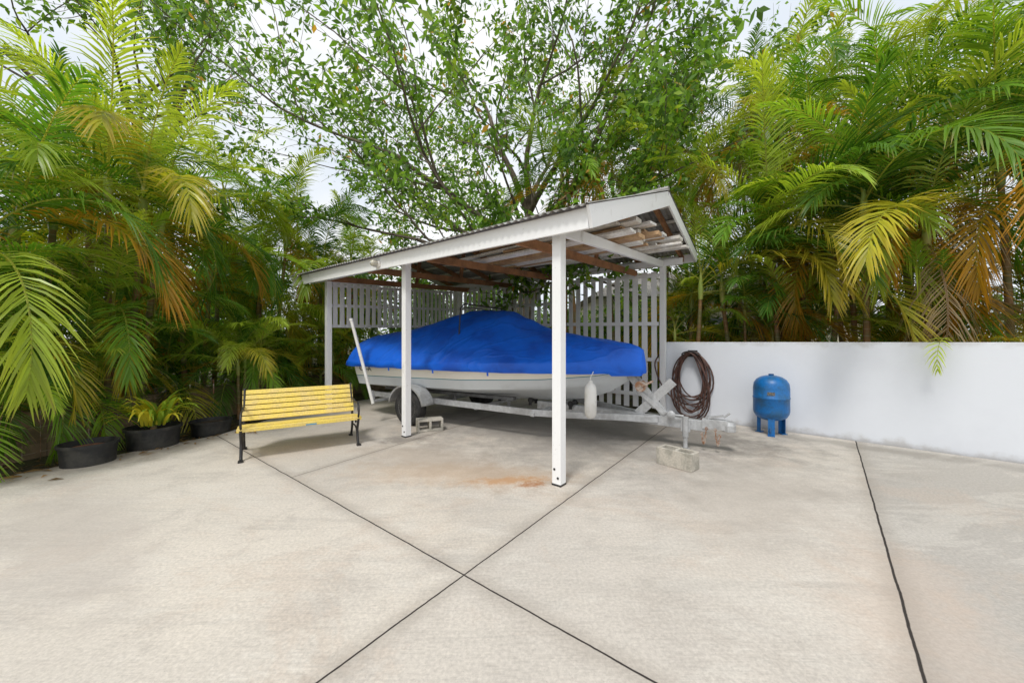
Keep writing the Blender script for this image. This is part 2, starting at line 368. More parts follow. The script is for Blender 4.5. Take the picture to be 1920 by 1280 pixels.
for f in(.18,.4,.62,.84):
    for A1,A2,c1,c2 in((E1,E2,P1,P2),(B1,B2,P1,P2)):
        mb=MB();mb.beam(lerp(A1,c1,f)+V((0,0,-.005)),lerp(A2,c2,f)+V((0,0,-.005)),.07,.03);mk('purlin',mb,M_plankw,cp)
c=V((-1.97,5.40,2.55));fn=-vv
mb=MB();mb.lathe(c+fn*.018,[(0,0),(.06,0),(.062,.02),(.045,.035),(0,.036)],20,ax=fn,sx=1);o=mk('wall_lamp',mb,M_plankw,cp,smooth=40)
mb=MB();mb.lathe(c+fn*.05,[(.045,0),(.05,.03),(.045,.07),(.03,.09),(0,.1)],20,ax=fn);mk('lamp_glass',mb,M_glass,o,base=tuple(N_),smooth=60)
mb=MB()
for k in range(4):
    a=math.pi*k/4;d=uu*math.cos(a)+V((0,0,1))*math.sin(a)
    mb.tube([c+fn*.05+d*.054,c+fn*.11+d*.05,c+fn*.156,c+fn*.11-d*.05,c+fn*.05-d*.054],.0035,5)
mk('lamp_guard',mb,M_zinc,o,base=tuple(N_))
def lattice(a,b,za,zb,pitch,w,rails,name='lattice_panel',rail_h=.07):
    mb=MB();a=V(a);b=V(b);d=(b-a);d.z=0;L=d.length;d.normalize();nr=V((-d.y,d.x,0));n=int(L/pitch)
    for i in range(n):
        k=(i+.5)/n;p=a+d*L*k;z0=za[0]+(zb[0]-za[0])*k;z1=za[1]+(zb[1]-za[1])*k;z0+=random.uniform(-.01,.01)
        mb.box((p.x,p.y,(z0+z1)/2),d,nr,V((random.uniform(-.01,.01),0,1)),(w*random.uniform(.93,1.05),.018,z1-z0))
    for f in rails:
        A=a+nr*.03;B=b+nr*.03;A.z=za[0]+(za[1]-za[0])*f;B.z=zb[0]+(zb[1]-zb[0])*f;mb.beam(A,B,.035,rail_h)
    return mk(name,mb,M_white,cp,bevel=.002)
lattice(Lp+vv*.06,BL-vv*.06,(1.68,2.56),(1.80,2.86),.155,.095,(.03,.5,.96),rail_h=.06)
ba=lambda k:lerp(Rp,BL,k)
lattice(ba(.012),ba(.36),(.10,2.74),(.10,2.82),.185,.105,(.10,.36,.62,.97))
lattice(ba(.385),ba(.99),(1.75,2.80),(1.78,2.90),.185,.105,(.03,.5,.96))
mb=MB();p=ba(.372);mb.box((p.x,p.y,1.42),uu,vv,(0,0,1),(.09,.09,2.84));mk('post',mb,M_wood,cp)
def tiez(t): return 2.50+.36*t/4.13
for i in range(22):
    lay=i//6;col_=i%6;t=1.15+col_*.36+random.uniform(-.12,.12);l=random.uniform(.9,3.0);s0=random.uniform(-.05,.42)
    d0=V((.584,.812,0));base=N_+d0*t;base.z=tiez(t)+.065+.03+lay*.062+random.uniform(0,.006)
    a=base-uu*s0-uu*(.25 if col_>=2 else 0);b=base+uu*l+V((0,0,.03+random.uniform(-.01,.03)))+vv*random.uniform(-.3,.3)
    tw=random.uniform(-.12,.12)
    mb=MB();mb.beam(a,b,random.choice((.06,.09,.14,.18)),random.choice((.032,.05)),up=V((0,0,1))+vv*tw);c0=(a+b)/2
    w=i%5 not in(1,3)
    mk('wooden_plank',mb,M_plankw if w else M_plank,base=tuple(c0),bevel=.002,label="long "+("white painted" if w else "bare pale")+" timber board stored under the carport roof",cat="plank",group="boards stored in the carport rafters")
# ------------------------------------------------------------ trailer and boat
J=V((2.31,4.81,0));ub=V((-.852,.523,0)).normalized();vb=V((-ub.y,ub.x,0))
if vb.y<0:vb=-vb
def Q(s,w,z):return J+ub*s+vb*w+V((0,0,z))
tr=top('boat_trailer',"galvanised single axle boat trailer parked under the carport","trailer",tuple(Q(2,0,0)))
TB=tuple(tr.location)
mb=MB()
mb.beam(Q(-.26,0,.31),Q(2.2,0,.37),.09,.13)
for sg in(-1,1):
    pts=[(.35,.05,.34),(.9,.3,.36),(1.4,.56,.375),(1.9,.74,.385),(3.5,.78,.40),(5.4,.78,.41)]
    for a,b in zip(pts[:-1],pts[1:]): mb.beam(Q(a[0],sg*a[1],a[2]),Q(b[0]+.02,sg*b[1],b[2]),.05,.09)
for s in(1.9,2.9,4.1,5.35): mb.beam(Q(s,-.78,.36),Q(s,.78,.36),.06,.05)
mk('frame',mb,M_zinc,tr,bevel=.004)
mb=MB();mb.tube([Q(4.1,-.95,.3),Q(4.1,.95,.3)],.028,10);mk('axle',mb,M_zinc,tr)
for sg in(-1,1):
    mb=MB();mb.beam(Q(2.4,sg*.42,.5),Q(5.3,sg*.5,.5),.09,.05)
    for s in(2.5,3.6,5.1):mb.beam(Q(s,sg*.44,.36),Q(s,sg*.44,.48),.04,.05,up=(1,0,0))
    mk('bunk',mb,M_bunk,tr)
for s in(1.6,2.3,2.9):
    mb=MB();mb.lathe(Q(s,-.09,.44),[(.0,0),(.05,0),(.035,.05),(.03,.09),(.035,.13),(.05,.18),(0,.18)],14,ax=vb);mb.beam(Q(s,-.1,.36),Q(s,-.1,.46),.01,.05,up=(1,0,0));mb.beam(Q(s,.1,.36),Q(s,.1,.46),.01,.05,up=(1,0,0));mk('keel_roller',mb,M_rubber,tr,smooth=40)
for sg in(-1,1):
    c=Q(4.1,sg*1.0,.3)
    we=bpy.data.objects.new('wheel',None);link(we,tr)
    mb=MB();pr=[(.19,-.085),(.25,-.095),(.285,-.085),(.302,-.06),(.304,0),(.302,.06),(.285,.085),(.25,.095),(.19,.085)]
    mb.lathe(c,pr,40,ax=vb*sg);mk('tyre',mb,M_rubber,we,base=TB,smooth=45)
    mb=MB();mb.lathe(c,[(0,.05),(.05,.055),(.055,.03),(.12,.02),(.165,.04),(.185,.082),(.195,.086),(.195,.06)],32,ax=vb*sg)
    mk('rim',mb,M_plankw,we,base=TB,smooth=40)
    mb=MB();vs=[];fs=[];n=15
    for i in range(n):
        a=math.radians(8+164*i/(n-1));rr=.37
        for w,z in((-.13,-.03),(-.125,0),(.125,0),(.13,-.03)): 
            vs.append(Q(4.1-(rr+z)*1.12*math.cos(a),sg*1.0+w,.31+(rr+z)*math.sin(a)))
    for i in range(n-1):
        for k in range(3):fs.append((i*4+k,i*4+k+1,(i+1)*4+k+1,(i+1)*4+k))
    mb.add(vs,fs);o=mk('fender',mb,M_zinc,tr,smooth=30);sd=o.modifiers.new('s','SOLIDIFY');sd.thickness=.006
mb=MB();mb.beam(Q(4.78,-.78,.37),Q(4.78,-1.2,.37),.04,.04);mb.beam(Q(4.78,-1.2,.36),Q(4.82,-1.2,.55),.03,.03,up=(1,0,0));mk('guide_bracket',mb,M_zinc,tr)
mb=MB();a=Q(4.76,-1.235,.33);b=V((-2.83,6.38,1.79));mb.tube([a,b],.028,14);mb.lathe(b,[(.032,-.03),(.032,.01),(0,.015)],14,ax=(b-a));mk('guide_post',mb,M_pvc,tr,smooth=40)
mb=MB();mb.beam(Q(.22,0,.35),Q(.72,0,.98),.07,.09);mb.beam(Q(.62,0,.38),Q(.16,0,.86),.06,.12);
mb.beam(Q(.62,-.05,.72),Q(.25,-.05,.42),.01,.06);mb.beam(Q(.75,-.05,.96),Q(.62,-.05,.80),.01,.1)
mk('winch_stand',mb,M_zinc,tr,bevel=.003)
mb=MB();mb.lathe(Q(.56,-.12,.78),[(0,0),(.075,0),(.075,.012),(.03,.014),(.03,.09),(.075,.092),(.075,.104),(0,.104)],24,ax=vb);mb.beam(Q(.56,-.13,.78),Q(.40,-.14,.86),.012,.03);mb.tube([Q(.4,-.14,.86),Q(.4,-.24,.86)],.014,10);mk('winch',mb,M_rust,tr,smooth=30)
mb=MB();mb.lathe(Q(.80,-.08,1.0),[(0,0),(.05,0),(.03,.08),(.05,.16),(0,.16)],14,ax=vb);mk('bow_roller',mb,M_rubber,tr,smooth=30)
mb=MB();q=Q(0,-.095,0);mb.tube([q+V((0,0,.02)),q+V((0,0,.30))],.028,14);mb.tube([q+V((0,0,.16)),q+V((0,0,.42))],.038,14);mb.lathe(q+V((0,0,0)),[(0,0),(.055,0),(.055,.012),(0,.014)],16)
mb.box(q+V((0,0,.3))+vb*.03,ub,vb,(0,0,1),(.11,.05,.15));mk('jack',mb,M_zinc,tr,smooth=35)
mb=MB();c=Q(.17,-.11,.43);mb.lathe(c,[(0,-.02),(.035,-.02),(.052,-.010),(.052,.010),(.035,.02),(0,.02)],22,ax=vb);mb.tube([c,Q(.02,-.10,.43)],.012,8);mk('jack_wheel',mb,M_zinc,tr,smooth=35)
mb=MB();mb.box(Q(-.33,0,.345),ub,vb,(0,0,1),(.28,.12,.12));mb.lathe(Q(-.49,0,.33),[(0,.07),(.055,.065),(.075,.02),(.075,-.055),(.0,-.055)],16);mb.beam(Q(-.25,0,.415),Q(-.43,0,.46),.035,.025);mb.tube([Q(-.43,0,.44),Q(-.50,0,.50)],.013,8)
mk('coupler',mb,M_zinc,tr,bevel=.003)
for j,(w0,s0) in enumerate(((-.08,-.24),(-.09,-.34))):
    mb=MB()
    for i in range(11):
        t=i/10;z=.29-.17*math.sin(t*math.pi*.9)-.02*t;c=Q(s0-.05*t*(1 if j else -1),w0-.01*j,z)
        ax=vb if i%2 else ub;pts=[c+(V((0,0,1))*.02*math.cos(a)+ax*.011*math.sin(a)) for a in np.linspace(0,2*math.pi,9)]
        mb.tube(pts,.0055,5,caps=False)
    mk('safety_chain',mb,M_rust,tr)
def interp(x,xs,ys):return float(np.interp(x,xs,ys))
S0,S1=.55,5.6
def gb(t):return interp(t,[0,.04,.1,.2,.35,.5,.75,1],[.03,.22,.44,.70,.93,1.02,1.06,1.02])
def cb(t):return interp(t,[0,.06,.12,.2,.35,.5,.75,1],[.0,.10,.24,.42,.68,.82,.90,.90])
def gz(t):return interp(t,[0,.25,.5,1],[1.12,1.09,1.06,1.02])
def cz(t):return interp(t,[0,.06,.12,.25,.5,1],[1.0,.86,.78,.70,.64,.60])
def kz(t):return interp(t,[0,.04,.08,.15,.25,.5,1],[1.0,.80,.66,.54,.47,.42,.42])
ns=64;ts=[(i/(ns-1))**1.3 for i in range(ns)]
boat=top('boat',"cream fibreglass motorboat under a blue fabric cover on a trailer","boat",tuple(Q(3,0,.4)))
def hullstrip(fr):
    vs=[];m=len(fr)
    for t in ts:
        for f in fr:
            w,z=f(t);vs.append(Q(S0+(S1-S0)*t+max(0,(1-z))*0.35*math.exp(-t*9),w,z))
    return vs,m
def sidepoint(t,f):
    w=gb(t)*(f)+cb(t)*(1-f);z=gz(t)*f+cz(t)*(1-f);w+=.03*math.sin(f*math.pi)*(-1 if t<.2 else .4);return w,z
mb=MB()
for sg in(-1,1):
    fr=[lambda t,f=f:(sg*sidepoint(t,f)[0],sidepoint(t,f)[1]) for f in(1,.85,.7,.55,.40,.37,.30,.15,0)]
    fr+=[lambda t,f=f:(sg*cb(t)*f,cz(t)*f+kz(t)*(1-f)-.0) for f in(.93,.66,.33,0)]
    vs,m=hullstrip(fr)
    o=len(mb.v);mb.v.extend([tuple(v) for v in vs])
    for i in range(ns-1):
        for k in range(m-1):
            mb.f.append((o+i*m+k,o+i*m+k+1,o+(i+1)*m+k+1,o+(i+1)*m+k));mb.m.append(0 if k<4 else (2 if k==4 else 1))
    l=o+(ns-1)*m
    mb.v.append(tuple(Q(S1,0,gz(1))));c=len(mb.v)-1
    for k in range(m-1):mb.f.append((l+k,l+k+1,c));mb.m.append(0)
mk('hull',mb,[M_hull,M_bottom,M_teal],boat,smooth=35)
def text(body,size,org,dx,dz,parent,mat_,name):
    cu=bpy.data.curves.new('t','FONT');cu.body=body;cu.size=size;cu.extrude=.001
    ob=bpy.data.objects.new('t',cu);COL.objects.link(ob);bpy.context.view_layer.update()
    me=bpy.data.meshes.new_from_object(ob.evaluated_get(bpy.context.evaluated_depsgraph_get()));bpy.data.objects.remove(ob)
    mb=MB();dn=V(dx).cross(V(dz))
    mb.add([V(org)+V(dx)*v.co.x+V(dz)*v.co.y+dn*v.co.z for v in me.vertices],[tuple(p.vertices) for p in me.polygons])
    return mk(name,mb,mat_,parent)
tt=.97;w,z=sidepoint(tt,.62);a=Q(S0+(S1-S0)*tt,-w-.012,.86);up=(V((0,0,1))+vb*-.25).normalized()
text("CC-A",.14,a,-ub,up,boat,M_dark,'registration_lettering')
mb=MB();mb.tube([Q(3.3,-.70,1.5),Q(3.3,-.66,1.95),Q(3.3,-.56,2.03),Q(3.3,.56,2.03),Q(3.3,.66,1.95),Q(3.3,.70,1.5)],.012,8);mb.tube([Q(3.3,-.64,1.97),Q(3.3,.64,1.97)],.008,6)
mk('tow_frame',mb,M_black,boat,smooth=60)
ZC=([.50,.62,.8,1.3,1.8,2.15,2.45,2.65,2.9,3.3,3.55,3.8,4.2,4.7,5.2,5.5,5.72],[1.22,1.31,1.36,1.46,1.56,1.65,1.80,1.91,1.94,1.94,1.92,1.85,1.74,1.66,1.60,1.55,1.46])
PW=([.5,1.5,2.2,2.6,3.5,4.2,5.2,5.7],[2.2,2.0,1.5,1.45,1.6,2.4,3.6,4.5])
mb=MB();nS=170;nW=71;nk=10;vs=[];cols=nW+2*nk
def ridge(v,s):return max(0,1-abs(noise.noise(v))*s)
for i in range(nS):
    s=.55+(5.72-.55)*i/(nS-1);t=min(max((s-S0)/(S1-S0),0),1)
    b=max(gb(t),.14)+.05
    if s<.68:b*=max(.25,math.sqrt(max(0,(s-.50)/.18)))
    zg=gz(t)+.03;zc=interp(s,*ZC);p=interp(s,*PW)
    def foldz(w,s):
        a=noise.noise(V((s*.9,w*1.0,0)))*.025
        r1=ridge(V((s*.9+w*1.5,w*.4-s*.3,11)),3.2)**1.5*.024
        r2=ridge(V((s*1.4-w*1.6,w*.5+s*.3,4)),4.0)**1.5*.012
        return a+r1+r2
    row=[]
    for k in range(nk):
        f=k/nk;fold=.014*math.sin(s*12+2*math.sin(s*3.1))*(1-f)+.014*noise.noise(V((s*5,f*1.2,1)))
        zb=.955+.003*math.sin(s*7.3+1)+.006*noise.noise(V((s*3,0,5)))-.015*t+(-.0 if s>.9 else -.03)
        row.append((-(b+.012+fold+.02*math.sin(f*3.1)),zb+(zg-zb)*f))
    for k in range(nW):
        w=-1+2*k/(nW-1);x=math.sin(w*math.pi/2)
        h=(1-abs(x)**p);z=zg+(zc-zg)*h+foldz(x,s)*(1-abs(x)**6)
        z-=.02*math.exp(-((abs(x)-.6)/.22)**2)*(1 if 1.2<s<5 else .3)*(0.6+.4*math.sin(s*3))
        row.append((b*x,z))
    for k in range(nk-1,-1,-1):
        f=k/nk;fold=.03*math.sin(s*15+1)*(1-f);zb=.945+.018*math.sin(s*6.3)
        row.append((b+.012+fold,zb+(zg-zb)*f))
    for w,z in row:
        vs.append(Q(s+.012*noise.noise(V((w*3,z*3,s))),w,z))
mb.add(vs,[(i*cols+k,i*cols+k+1,(i+1)*cols+k+1,(i+1)*cols+k) for i in range(nS-1) for k in range(cols-1)])
for idx,ds in((nS-1,.03),(0,-.02)):
    ring=[V(vs[idx*cols+k]) for k in range(cols)];o=[];nr=6
    for r in range(nr+1):
        for k,v in enumerate(ring):
            zb=.95;f=r/nr;z=v.z+(zb-v.z)*f;o.append(V((v.x,v.y,z))+ub*ds*(math.sin(f*2.5)+.5*math.sin(k*.6)*f))
    mb.add(o,[(r*cols+k,r*cols+k+1,(r+1)*cols+k+1,(r+1)*cols+k) for r in range(nr) for k in range(cols-1)])
mk('cover',mb,M_cover,boat,smooth=180)
for s in(1.5,2.5,3.5,4.5):
    t=(s-S0)/(S1-S0);w=gb(t)+.075;mb=MB();mb.beam(Q(s,-w,.99),Q(s,-w+.01,.90),.004,.03,up=ub);mk('cover_strap',mb,M_cover,boat)
bp=Q(1.08,-(gb(.11)+.20),0)
bf=top('boat_bumper',"white inflatable boat bumper hanging by a rope from the bow","boat fender",(bp.x,bp.y,.5))
mb=MB();mb.lathe((bp.x,bp.y,.40),[(0,-.02),(.03,-.018),(.06,.0),(.076,.04),(.08,.10),(.08,.34),(.074,.39),(.055,.43),(.03,.45),(.025,.48),(0,.485)],22);mk('body',mb,M_pvc,bf,smooth=60)
mb=MB();mb.tube([(bp.x,bp.y,.87),(bp.x,bp.y,.92),Q(1.08,-(gb(.11)+.09),.99)],.006,6);mk('rope',mb,M_pvc,bf)
# ------------------------------------------------------------ bench
F=V((-3.17,4.24,0));bx=V((.84,.545,0)).normalized();by=V((-.545,.84,0)).normalized();BLn=1.28
def BQ(a,b,z):return F+bx*a+by*b+V((0,0,z))
be=top('park_bench',"yellow slatted bench with black cast iron legs on concrete","bench",tuple(BQ(.65,.3,0)))
mb=MB()
for k in range(5):
    b=.0+k*.098;z=.385-.012*k+(-.015 if k==0 else 0);mb.box(BQ(BLn/2,b+.03,z),bx,by+V((0,0,-.1)),V((0,0,1)),(BLn+.08,.089,.022))
mb.box(BQ(BLn/2,-.022,.360),bx,by,(0,0,1),(BLn+.08,.022,.042))
mk('seat',mb,M_yellow,be,bevel=.004)
mb=MB();bd=(by*.15+V((0,0,.34))).normalized();bn=bx.cross(bd)
for k in range(6):
    c=BQ(BLn/2,.455+.028*k,.415+.0635*k);mb.box(c,bx,bd,bn,(BLn+.04,.058,.02))
mk('backrest',mb,M_yellow,be,bevel=.004)
mb=MB();mb.box(BQ(.72,-.035,.352),bx,by,(0,0,1),(.12,.003,.014));mk('tag',mb,M_tag,be)
for a in(.0,BLn):
    mb=MB()
    def crv(pts,r=.014):
        P=[];n=len(pts)
        for i in range(n-1):
            p0=pts[max(i-1,0)];p1=pts[i];p2=pts[i+1];p3=pts[min(i+2,n-1)]
            for q in range(6):
                t=q/6;P.append(tuple(.5*((2*p1[j])+(-p0[j]+p2[j])*t+(2*p0[j]-5*p1[j]+4*p2[j]-p3[j])*t*t+(-p0[j]+3*p1[j]-3*p2[j]+p3[j])*t**3) for j in(0,1)))
        P.append(pts[-1]);mb.tube([BQ(a,p[0],p[1]) for p in P],r,8)
    crv([(-.05,.012),(-.01,.02),(.03,.1),(.05,.2),(.0,.29),(-.03,.36)],.017)
    crv([(.58,.012),(.54,.03),(.48,.12),(.44,.22),(.45,.33),(.46,.4),(.53,.58),(.61,.78)],.016)
    crv([(-.03,.355),(.1,.35),(.3,.335),(.45,.335)],.015)
    crv([(.04,.12),(.14,.2),(.26,.22),(.38,.2),(.47,.13)],.010)
    crv([(-.02,.37),(-.06,.45),(-.03,.53),(.05,.56),(.2,.555),(.36,.57),(.50,.56)],.013)
    crv([(-.05,.47),(-.01,.45),(.01,.49),(-.02,.50)],.008)
    crv([(.12,.34),(.16,.27),(.22,.3),(.2,.34)],.008)
    for b0,z0 in((-.05,.01),(.58,.01)):mb.box(BQ(a,b0,z0),bx,by,(0,0,1),(.05,.07,.018))
    mk('leg',mb,M_black,be,smooth=60)
# ------------------------------------------------------------ pressure tank
T=V((3.93,5.50,0));tk=top('pressure_tank',"blue steel pressure tank on three legs beside the white wall","water tank",T)
mb=MB();r=.232;pr=[(0,.205),(.07,.21),(.14,.23),(.195,.265),(.225,.32),(r,.36),(r,.54),(.237,.545),(.237,.565),(r,.57),(r,.70),(.222,.77),(.19,.825),(.135,.865),(.07,.885),(0,.89)]
mb.lathe(T,pr,48);mk('body',mb,M_tank,tk,smooth=50)
mb=MB();mb.lathe(T,[(0,.893),(.035,.89),(.035,.91),(0,.912)],16);mk('valve_cap',mb,M_tankdark,tk,smooth=30)
for k in range(3):
    a=math.radians(-125+120*k);d=V((math.cos(a),math.sin(a),0));s=V((-d.y,d.x,0));mb=MB()
    mb.box(T+d*.18+V((0,0,.165)),s,d,(0,0,1),(.08,.006,.31));mb.box(T+d*.155+s*.04+V((0,0,.165)),d,s,(0,0,1),(.055,.006,.31));mb.box(T+d*.17+V((0,0,.006)),s,d,(0,0,1),(.09,.08,.01));mk('leg',mb,M_tank,tk)
mb=MB();mb.lathe(T,[(0,.12),(.03,.12),(.03,.22),(0,.22)],12);mb.tube([T+V((0,0,.14)),T+V((-.1,-.12,.14)),T+V((-.13,-.16,.06))],.014,8);mk('pipe',mb,M_tankdark,tk,smooth=40)
cd=(V((0,0,0))-T);cd.z=0;cd.normalize();cs=V((-cd.y,cd.x,0));mb=MB();vs=[]
for i in range(7):
    a=-.20+.40*i/6;d=cd*math.cos(a)+cs*math.sin(a)
    for z in(.605,.655):vs.append(T+d*.2345+V((0,0,z)))
mb.add(vs,[(i*2,i*2+2,i*2+3,i*2+1) for i in range(6)]);mk('rating_label',mb,M_label,tk)
# ------------------------------------------------------------ hose
hb=W0+wd*.50-wn*.06
ho=top('garden_hose',"coiled brown rubber hose hanging on the white wall","hose",(hb.x,hb.y,.7))
mb=MB();pts=[];nl=12
for i in range(nl*28):
    a=2*math.pi*i/28;l=i/28;rx=.26+.10*math.sin(l*2.3)+.03*math.sin(l*5.1);rz=.50+.11*math.sin(l*1.7+1);zc=1.17-rz+.02*math.sin(l*3)
    sq=math.sin(a);x=rx*math.cos(a)*(1+.15*(-sq)) +.04*math.sin(l*4)
    pts.append(hb+wd*x+V((0,0,zc+rz*sq+.03))-wn*(.0+.045*math.sin(l*1.9)+.03))
mb.tube(pts,.0125,7);mk('coil',mb,M_hose,ho,smooth=60)
mb=MB();p=[hb-wd*.55+V((0,0,1.15))-wn*.1,hb-wd*.62+V((0,0,.95))-wn*.12,hb-wd*.5+V((0,0,.6))-wn*.12,hb-wd*.25+V((0,0,.3))-wn*.08,hb+wd*.05+V((0,0,.16))-wn*.08,hb+wd*.24+V((0,0,.3))-wn*.07]
P=[];
for i in range(len(p)-1):
    for q in range(8):
        t=q/8;a0=p[max(i-1,0)];a1=p[i];a2=p[i+1];a3=p[min(i+2,len(p)-1)]
        P.append(.5*((2*a1)+(a2-a0)*t+(2*a0-5*a1+4*a2-a3)*t*t+(3*a1-a0-3*a2+a3)*t**3))
mb.tube(P,.0125,7);mk('loose_end',mb,M_hose,ho,smooth=60)
mb=MB();c=hb+V((0,0,1.18));mb.box(c+wn*.05,wd,wn,(0,0,1),(.16,.02,.12));
vs=[]
for a in np.linspace(0,math.pi,12):vs.append(c+wd*.13*math.cos(a)+V((0,0,.06*math.sin(a)-.02)))
mb.tube(vs,.012,6);mb.tube([v-wn*.13 for v in vs],.012,6);mb.tube([c+wd*.13-V((0,0,.02))+wn*.05,c+wd*.13-V((0,0,.02))-wn*.13],.01,6);mb.tube([c-wd*.13-V((0,0,.02))+wn*.05,c-wd*.13-V((0,0,.02))-wn*.13],.01,6)
mk('hanger',mb,M_black,ho)
def block(c,ld,holes,label):
    ld=V(ld).normalized();sd=V((-ld.y,ld.x,0));c=V(c);mb=MB()
    if holes=='up':A,B_,C=ld,sd,V((0,0,1))
    else:A,B_,C=ld,V((0,0,1)),sd
    cc=c+V((0,0,.095+.002));L,Wd,H=.40,.19,.19;th=.034
    for k in(-1,1):mb.box(cc+B_*k*(Wd/2-th/2),A,B_,C,(L,th,H))
    for x in(-L/2+th/2,0,L/2-th/2):mb.box(cc+A*x,A,B_,C,(th,Wd-2*th,H-.004))
    return mk('concrete_block',mb,M_block,base=tuple(c),bevel=.004,label=label,cat="concrete block",group="loose hollow concrete blocks")
block((1.86,4.08,0),(.626,-.779,0),'up',"hollow grey concrete block lying beside the trailer tongue")
block((-1.30,5.72,0),(.93,.37,0),'side',"hollow concrete block on its side by the trailer wheel")
def pot(x,y,r,h,label,fill,taper=.9):
    e=top('plant_pot',label,"plant pot",(x,y,-.03))
    mb=MB();mb.lathe((x,y,-.03),[(0,0),(r*taper,0),(r*(taper+.03),h*.5),(r*.97,h*.86),(r*1.03,h*.87),(r*1.04,h),(r*.97,h),(r*.94,h*.72),(0,h*.72)],40);mk('tub',mb,M_pot,e,smooth=35)
    mb=MB();mb.lathe((x,y,-.03+h*.74),[(r*.93,0),(r*.7,.015),(r*.3,.03),(0,.03)],24);mk('soil',mb,fill,e,smooth=60);return e
pot(-4.90,4.20,.24,.27,"wide black tub filled with reddish gravel on the soil",M_redmulch)
pot(-4.82,4.88,.28,.30,"round black tub holding a yellow leaved plant",M_soil)
pot(-4.66,5.62,.26,.22,"empty looking low black tub beside the bench",M_soil)
# ------------------------------------------------------------ foliage
class FO:
    def __init__(s):s.v=[];s.f=[];s.c=[];s.n=0
    def strips(s,P,W,wid,cols):
        m,k,_=P.shape
        if W.ndim==2:W=W[:,None,:]
        a=P-W*wid[...,None];b=P+W*wid[...,None];vs=np.stack([a,b],2).reshape(-1,3)
        idx=(np.arange(m)[:,None]*k+np.arange(k-1)[None,:])*2+s.n
        f=np.stack([idx,idx+1,idx+3,idx+2],-1).reshape(-1,4)
        s.v.append(vs);s.f.append(f);s.c.append(np.repeat(cols.reshape(-1,3),2,axis=0));s.n+=len(vs)
    def out(s,name,m,parent,base=(0,0,0),**kw):
        return quadmesh(name,np.concatenate(s.v),np.concatenate(s.f),np.concatenate(s.c),m,parent,base=base,**kw)
def nz(a):return a/np.maximum(np.linalg.norm(a,axis=-1,keepdims=True),1e-9)
GREENS=np.array([(.10,.235,.023),(.14,.29,.028),(.21,.37,.035),(.29,.44,.046),(.06,.16,.021),(.35,.47,.055),(.085,.20,.023)])
WN=np.array(tuple(wn));W0n=np.array(tuple(W0));NN=np.array(tuple(N_));UU=np.array(tuple(uu));VV=np.array(tuple(vv))
